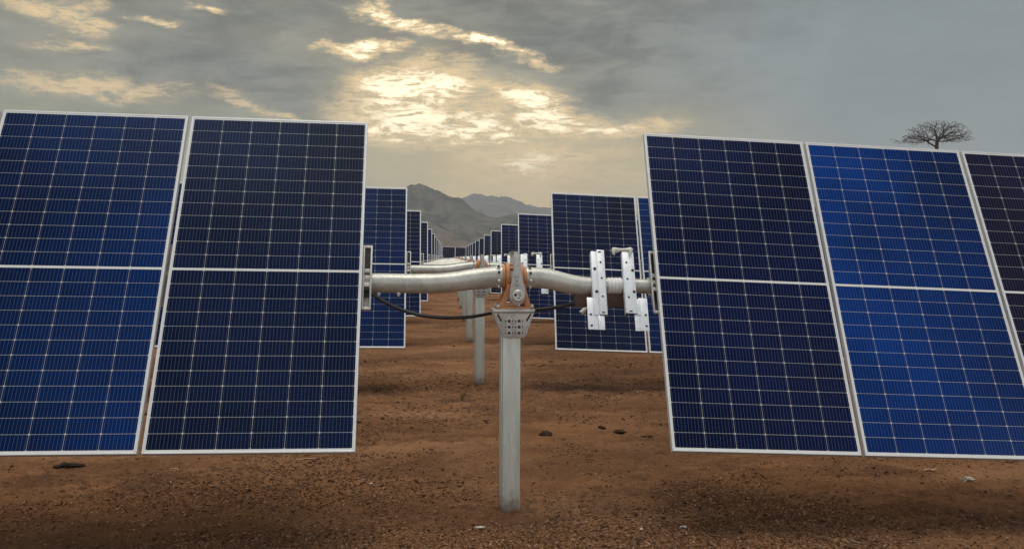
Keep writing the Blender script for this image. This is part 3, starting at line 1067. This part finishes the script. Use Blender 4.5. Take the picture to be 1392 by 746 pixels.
for i in range(13):
    r = empty("solar_tracker", (XP+STAG*i, D0+PITCH_ROW*i, 0))
    tag(r, ROWLBL[i], "solar tracker", ROW_GROUP)
    rows.append(r)
    ns = 4 if i < 4 else 2
    rr = random.Random(40+i)
    for side in (-1, 1):
        for j in range(ns):
            tone = TONES[i][side][j] if i in TONES else rr.choice(['navy', 'ink', 'slate', 'navy', 'mid'])
            lab = None
            if i == 0:
                lab = {(-1, 0): "greyish navy panel just left of the gap", (-1, 1): "brighter blue panel at the left edge of the view",
                       (1, 0): "dark navy panel just right of the gap", (1, 1): "bright cobalt blue panel, second right of the gap",
                       (1, 2): "dull plum black panel at the right edge"}.get((side, j))
            add_panel(r, side, j, tone, lab, rr.uniform(-0.002, 0.002), GRADE.get((side, j), 0.5) if i < 2 else 0.5)
    if i == 0:
        build_hardware(r)
        add_joint_rails(r, 4)
        hw = [c for c in r.children if c.name.split('.')[0] != 'solar_panel']
    else:
        for c in hw:
            base = c.name.split('.')[0]
            if base == 'joint_rail' and i > 1: continue
            if i > 3 and base in ('tie_tail', 'tape_end', 'bearing_ring', 'hanger_strap'): continue
            if i <= 3:
                copy_child(c, r)
            else:
                q = c.copy(); COL.objects.link(q); q.parent = r

# the far row that closes the corridor
i = 13
r = empty("solar_tracker", (XP+STAG*i, D0+PITCH_ROW*i, 0))
tag(r, "farthest solar tracker, an unbroken row closing the end of the corridor below the hills", "solar tracker", ROW_GROUP)
e, u, n, o = wing_frame(1)
for j in range(-6, 5):
    c = o+e*(j*(PW+PGAP)-0.2)
    p = bpy.data.objects.new("solar_panel", LAM); COL.objects.link(p); p.parent = r
    p.matrix_local = frame_matrix(e, u, n, c); p.color = (*BLUES['ink'], 0.5)
    fr = bpy.data.objects.new("frame", FRM); COL.objects.link(fr); fr.parent = p
bm = bmesh.new()
c0, c1 = o+e*(-7*(PW+PGAP))-n*0.13, o+e*(4.6*(PW+PGAP))-n*0.13
tube(bm, [c0, c1], 0.056, 20)
link_mesh("torque_tube", bm, MAT['tube'], r)
for c in hw:
    if c.name.split('.')[0] == 'post':
        q = c.copy(); COL.objects.link(q); q.parent = r

# ------------------------------------------------------------------ cables sagging under the tubes
def cable(i):
    bx, by = XP+STAG*i, D0+PITCH_ROW*i
    keys = [(-0.90, 0.075, 1.315), (-0.80, 0.06, 1.290), (-0.72, 0.045, 1.245), (-0.624, 0.04, 1.199), (-0.51, 0.03, 1.166), (-0.39, 0.06, 1.150), (-0.30, 0.09, 1.147), (-0.219, 0.13, 1.149), (-0.150, 0.17, 1.157), (-0.081, 0.205, 1.168),
            (0.03, 0.215, 1.174), (0.144, 0.205, 1.180), (0.22, 0.18, 1.190), (0.302, 0.15, 1.203), (0.36, 0.125, 1.218), (0.403, 0.105, 1.230), (0.45, 0.10, 1.238)]
    sp = spline(keys, 5)
    bm = bmesh.new()
    tube(bm, [(s[0], s[1], s[2]) for s in sp], 0.0108, 12)
    o = link_mesh("cable", bm, MAT['cable'])
    o.location = (bx, by, 0)
    return o


c0 = cable(0)
tag(c0, "black cable sagging under the nearest torque tube across the front post", "cable", "cables slung under the torque tubes")
for i, l in ((1, "black cable under the second tracker, seen just right of the front post"),
             (2, "thin black cable under the third tracker, farthest of the three cables")):
    c = c0.copy(); COL.objects.link(c); c.location = (XP+STAG*i, D0+PITCH_ROW*i, 0)
    c['label'] = l


# ------------------------------------------------------------------ bare tree behind the panels
def build_tree(loc, seed):
    """leafless tree grown towards points spread through a flat dome"""
    rg = np.random.default_rng(seed)
    root = empty("bare_tree", loc)
    tag(root, "tall leafless umbrella shaped tree rising behind the right hand panels", "tree")
    ZF = 16.5
    P = rg.normal(size=(8000, 3)); P /= np.linalg.norm(P, axis=1)[:, None]
    P *= (rg.random(8000)**0.30)[:, None]
    P = P*np.array([4.25, 4.25, 2.45])+np.array([0, 0, 16.6])
    n = rg.normal(size=P.shape)*0.12
    P += n
    keep = (P[:, 2] > 16.15) & ~((np.hypot(P[:, 0], P[:, 1]) < 1.3) & (P[:, 2] < 17.35)) & (np.abs(np.sin(P[:, 2]*2.6+0.6*P[:, 0])) > 0.14)
    P = P[keep][:3200]
    extra = np.array([-4.9, -1.6, 16.0])+rg.normal(size=(60, 3))*np.array([0.9, 0.9, 0.22])
    P = np.vstack([P, extra])
    nodes = [np.array([0, 0, z]) for z in np.arange(0, ZF+0.01, 0.6)]
    par = [i-1 for i in range(len(nodes))]
    trunk_n = len(nodes)
    step, kill, reach = 0.21, 0.27, 3.2
    alive = np.ones(len(P), bool)
    N = np.array(nodes)
    for it in range(90):
        if not alive.any(): break
        Q = P[alive]
        base = N[max(0, trunk_n-3):]
        off = max(0, trunk_n-3)
        d = np.linalg.norm(Q[:, None]-base[None], axis=2)
        j = d.argmin(1); dm = d[np.arange(len(Q)), j]
        new, np_ = [], []
        for q in np.unique(j[dm < reach+ (3 if it < 6 else 0)]):
            sel = (j == q) & (dm < reach+(3 if it < 6 else 0))
            v = Q[sel]-base[q]; v /= np.linalg.norm(v, axis=1)[:, None]+1e-9
            v = v.mean(0)+rg.normal(size=3)*0.16
            v /= np.linalg.norm(v)+1e-9
            new.append(base[q]+v*step); np_.append(q+off)
        if not new: break
        N = np.vstack([N, new]); par += np_
        d2 = np.linalg.norm(P[:, None]-np.array(new)[None], axis=2).min(1)
        alive &= d2 > kill
    kids = [[] for _ in N]
    for i, p in enumerate(par):
        if p >= 0: kids[p].append(i)
    leafw = np.zeros(len(N))
    for i in range(len(N)-1, -1, -1):
        leafw[i] = 1.0 if not kids[i] else sum(leafw[c] for c in kids[i])
    rad = 0.0145*np.maximum(leafw, 1)**0.42
    zz = np.arange(trunk_n)*0.6
    rad[:trunk_n] = np.maximum(rad[:trunk_n], 0.20+0.35*np.exp(-zz/1.5)+0.016*(ZF-zz))
    trunk, crown = bmesh.new(), bmesh.new()
    tube(trunk, [N[i]-np.array([0, 0, 0.3 if i == 0 else 0]) for i in range(trunk_n)], [rad[i] for i in range(trunk_n)], 12, cap=False)
    # chains of nodes between forks become single tubes
    starts = [(p, c) for p in range(trunk_n-3, len(N)) for c in kids[p] if c >= trunk_n and (p < trunk_n or len(kids[p]) > 1)]
    for p, c in starts:
        ch = [p, c]
        while len(kids[ch[-1]]) == 1: ch.append(kids[ch[-1]][0])
        rr = [min(rad[i], rad[c]*1.05) for i in ch]
        if not kids[ch[-1]]:
            rr[-1] *= 0.4
        tube(crown, [N[i] for i in ch], rr, 6 if rad[c] > 0.05 else 4, cap=False)
    link_mesh("trunk", trunk, MAT['bark'], root)
    link_mesh("crown", crown, MAT['twig'], root)


TB = R(32.05)
build_tree((125*math.sin(TB), 125*math.cos(TB), 0), 5)


# ------------------------------------------------------------------ litter on the soil
def in_view(x, y, marg=0.5):
    a = np.degrees(np.arctan2(x, y))-math.degrees(YAW)
    return np.abs(a) < 31


def chips():
    N = 120000
    y = 4.1+RNG.random(N*4)**1.8*9.0
    x = (RNG.random(N*4)-0.5)*2*(0.62*y)+0.116*y
    den = 0.05+2.6*np.clip(fbm(x*0.75+3, y*1.1+8, 4, 0.6)-0.10, 0, 1)
    den += 0.9*np.exp(-(((x+0.75)/0.75)**2+((y-5.85)/0.35)**2))
    den += 0.55*np.exp(-((y-4.5)/0.45)**2)*np.exp(-((x-0.4)/1.3)**2)
    den += 0.5*np.exp(-((y-10.3)/0.35)**2)+1.2*np.exp(-((x-0.59)**2+(y-5.08)**2)/0.05)
    den += 1.5*np.exp(-((y-4.45)/0.42)**2)*np.exp(-((x-0.5)/1.6)**2)+1.6*np.exp(-(((x+0.65)/0.9)**2+((y-5.75)/0.38)**2))+0.9*np.exp(-(((x-2.0)/0.7)**2+((y-5.0)/0.3)**2))
    keep = RNG.random(N*4) < den
    x, y = x[keep][:N], y[keep][:N]
    n = len(x)
    s = (0.0028+0.0085*RNG.random(n)**3)*(0.7+0.07*y)
    base = np.array([[1, 0, 0], [-1, 0.1, 0], [0.1, 0.8, 0], [0, -0.8, 0], [0.1, 0, 0.6], [0, 0, -0.5]])
    fc = np.array([[0, 2, 4], [2, 1, 4], [1, 3, 4], [3, 0, 4], [2, 0, 5], [1, 2, 5], [3, 1, 5], [0, 3, 5]])
    P = np.broadcast_to(base, (n, 6, 3))*(0.65+0.7*RNG.random((n, 6, 3)))
    sc = np.stack([s*(1+0.9*RNG.random(n)**2), s, s*(0.45+0.6*RNG.random(n))], -1)
    P = P*sc[:, None, :]
    t = RNG.random(n)*6.283; tl = RNG.normal(0, 0.35, n)
    c, s_ = np.cos(t), np.sin(t)
    X = P[..., 0]; Z = P[..., 2]+P[..., 0]*tl[:, None]; Yv = P[..., 1]
    P = np.stack([X*c[:, None]-Yv*s_[:, None], X*s_[:, None]+Yv*c[:, None], Z], -1)
    P[..., 0] += x[:, None]; P[..., 1] += y[:, None]; P[..., 2] += (soil_height(x, y)+0.1*s)[:, None]
    F = (fc[None]+6*np.arange(n)[:, None, None]).reshape(-1, 3)
    me = raw_mesh("bark_litter", P.reshape(-1, 3), F)
    at = me.attributes.new("tone", 'FLOAT', 'POINT')
    at.data.foreach_set("value", np.repeat(RNG.random(n), 6).astype(np.float32))
    o = link_data("bark_litter", me, MAT['chips'], smooth=False)
    tag(o, "dark bark chips and crumbs of soil strewn over the red brown ground", "litter", kind='stuff')


def stems():
    n = 900
    y = 4.2+RNG.random(n)**1.5*7.0
    x = (RNG.random(n)-0.5)*2*(0.62*y)+0.116*y
    L = 0.02+0.11*RNG.random(n)**2.5
    t = RNG.random(n)*6.283
    r = 0.0012+0.0018*RNG.random(n)
    d = np.stack([np.cos(t), np.sin(t)], -1); nn = np.stack([-d[:, 1], d[:, 0]], -1)
    z0 = soil_height(x, y)
    co, fa = [], []
    K = 4
    for kx in range(K):
        f = kx/(K-1)-0.5
        bend = (0.25-f*f)*L*RNG.normal(0, 0.5, n)
        cx = x+d[:, 0]*L*f+nn[:, 0]*bend; cy = y+d[:, 1]*L*f+nn[:, 1]*bend
        cz = z0+r+0.004+0.012*RNG.random(n)*(kx in (0, K-1))
        rr = r*(1 if 0 < kx < K-1 else 0.6)
        co += [np.stack([cx+nn[:, 0]*rr, cy+nn[:, 1]*rr, cz-rr*0.5], -1), np.stack([cx-nn[:, 0]*rr, cy-nn[:, 1]*rr, cz-rr*0.5], -1), np.stack([cx, cy, cz+rr], -1)]
    V = np.stack(co, 1).reshape(-1, 3)
    idx = np.arange(n)[:, None, None]*(3*K)
    q = []
    for kx in range(K-1):
        a = 3*kx
        for j in range(3):
            q.append([a+j, a+(j+1) % 3, a+3+(j+1) % 3, a+3+j])
    F = (np.array(q)[None]+idx).reshape(-1, 4)
    me = raw_mesh("dry_stems", V, F)
    at = me.attributes.new("tone", 'FLOAT', 'POINT')
    at.data.foreach_set("value", np.repeat(RNG.random(n), 3*K).astype(np.float32))
    o = link_data("dry_stems", me, MAT['straw'], smooth=False)
    tag(o, "dry stems and thin twigs scattered over the bare ground", "litter", kind='stuff')


def clods():
    n = 9000
    y = 8.0+RNG.random(n)**1.7*40.0
    x = (RNG.random(n)-0.5)*2*(0.25*y+1.2)+0.10*y
    keep = RNG.random(n) < 0.12+2.4*np.clip(fbm(x*0.45+9, y*0.6+2, 4, 0.6)-0.04, 0, 1)
    x, y = x[keep], y[keep]; n = len(x)
    s = (0.006+0.022*RNG.random(n)**3)*(0.8+0.012*y)
    base = np.array([[1, 0, 0], [-1, 0.1, 0], [0.1, 0.9, 0], [0, -0.9, 0], [0.1, 0, 0.7], [0, 0, -0.5]])
    fc = np.array([[0, 2, 4], [2, 1, 4], [1, 3, 4], [3, 0, 4], [2, 0, 5], [1, 2, 5], [3, 1, 5], [0, 3, 5]])
    P = np.broadcast_to(base, (n, 6, 3))*(0.6+0.7*RNG.random((n, 6, 3)))
    P = P*np.stack([s*(1+0.8*RNG.random(n)), s, s*(0.5+0.5*RNG.random(n))], -1)[:, None, :]
    P[..., 0] += x[:, None]; P[..., 1] += y[:, None]; P[..., 2] += (soil_height(x, y)+0.15*s)[:, None]
    F = (fc[None]+6*np.arange(n)[:, None, None]).reshape(-1, 3)
    me = raw_mesh("soil_clods", P.reshape(-1, 3), F)
    at = me.attributes.new("tone", 'FLOAT', 'POINT')
    at.data.foreach_set("value", np.repeat(RNG.random(n)**1.5*0.8, 6).astype(np.float32))
    o = link_data("soil_clods", me, MAT['chips'], smooth=False)
    tag(o, "small crumbling clods of soil scattered between the farther tracker rows", "soil clods", kind='stuff')


chips(); stems(); clods()


def sh(x, y): return float(soil_height(np.array([x]), np.array([y]))[0])


def lump(name, x, y, size, mat, label, cat, group=None, sq=(1, 1, 0.6), seed=0, sub=3, amp=0.35):
    bm = bmesh.new()
    bmesh.ops.create_icosphere(bm, subdivisions=sub, radius=1.0)
    for v in bm.verts:
        a = v.co
        f = 1+amp*(fbm(np.array([a.x*1.6+seed+a.z]), np.array([a.y*1.6+a.z*1.3-seed]), 4, 0.65)[0])*1.6
        v.co = Vector((a.x*sq[0], a.y*sq[1], a.z*sq[2]))*f*size
    o = link_mesh(name, bm, mat, angle=50)
    o.location = (x, y, sh(x, y)+size*sq[2]*0.35)
    tag(o, label, cat, group)
    return o


def stick(name, x, y, L, r, ang, mat, label, cat, seed=1):
    rs = random.Random(seed)
    bm = bmesh.new()
    pts = [((t-0.5)*L, rs.gauss(0, L*0.02), r*0.4+rs.uniform(0, r*0.7)) for t in np.linspace(0, 1, 7)]
    vs = tube(bm, pts, [r*0.45, r*0.9, r*1.05, r*0.95, r*1.1, r*0.8, r*0.3], 8)
    for v in vs: v.co.z = v.co.z*0.8+rs.gauss(0, r*0.08)
    o = link_mesh(name, bm, mat, angle=50)
    o.location = (x, y, sh(x, y)+r*0.35); o.rotation_euler = (0, 0, ang)
    tag(o, label, cat)
    return o


stick("charred_stick", -2.39, 6.61, 0.21, 0.022, 0.12, MAT['char'], "short black charred stick on the ground under the leftmost panel", "stick", 4)
lump("earth_clod", 1.16, 7.44, 0.045, MAT['clod'], "dark round clod of earth on the soil just right of the front post", "clod", "dark clods on the soil", (1.1, 0.9, 0.65), 2)
lump("earth_clod", 1.80, 7.46, 0.040, MAT['clod'], "larger dark clod lying in the gap right of the round one, under the bare rails", "clod", "dark clods on the soil", (1.25, 0.9, 0.55), 5)
lump("earth_clod", 1.68, 7.62, 0.028, MAT['clod'], "smallest dark clod, just left of the clod under the bare rails", "clod", "dark clods on the soil", (1.1, 0.9, 0.7), 8)
lump("earth_clod", 1.99, 7.30, 0.030, MAT['clod'], "flat dark clod beside the lower left corner of the first right hand panel", "clod", "dark clods on the soil", (1.7, 0.8, 0.35), 11)
lump("pale_stone", -0.24, 5.87, 0.013, MAT['scrap'], "tiny pale stone below the lower right corner of the left hand panels", "stone", "pale scraps on the soil", (1.3, 0.8, 0.5), 14, 2)
lump("pale_stone", 0.40, 4.98, 0.019, MAT['scrap'], "flat pale stone lying just left of the front post's foot", "stone", "pale scraps on the soil", (1.6, 0.7, 0.35), 17, 2)
lump("pale_stone", 1.52, 4.78, 0.016, MAT['scrap'], "pale pebble on the bark litter between the front post and the right panels", "stone", "pale scraps on the soil", (1.3, 0.8, 0.5), 20, 2)
lump("pale_stone", 1.27, 4.74, 0.010, MAT['scrap'], "smaller pale pebble just left of the pebble on the bark litter", "stone", "pale scraps on the soil", (1, 0.8, 0.7), 23, 2)
lump("crumpled_scrap", 3.77, 5.62, 0.030, MAT['scrap'], "small crumpled whitish scrap on the ground under the right panels", "litter", "pale scraps on the soil", (1.3, 0.8, 0.5), 26, 3, 0.8)
stick("wood_splinter", 3.66, 5.87, 0.12, 0.010, 0.25, MAT['woodscrap'], "pale pinkish wood splinter on the ground under the bright blue panel", "splinter", 9)
stick("dry_twig", -0.75, 6.72, 0.16, 0.005, 0.2, MAT['woodscrap'], "thin pale twig under the lower right corner of the left hand panels", "twig", 12)
stick("dry_twig", -1.62, 6.45, 0.10, 0.005, -0.5, MAT['woodscrap'], "thin pale twig below the middle of the left hand panels", "twig", 15)

# small grass tuft behind the front post
bm = bmesh.new()
rs = random.Random(2)
for j in range(16):
    a = rs.uniform(0, 6.28); l = rs.uniform(0.05, 0.13); sp = rs.uniform(0.1, 0.55)
    d = Vector((math.cos(a)*sp, math.sin(a)*sp, 1)).normalized()
    tube(bm, [Vector((0, 0, -0.01)), d*l*0.5, d*l+Vector((d.x, d.y, -0.1))*l*0.25], [0.0030, 0.0022, 0.0005], 4)
o = link_mesh("grass_tuft", bm, MAT['tuft'])
o.location = (0.57, 9.49, sh(0.57, 9.49))
tag(o, "small dry green grass tuft on the bare soil left of the front post", "grass tuft")
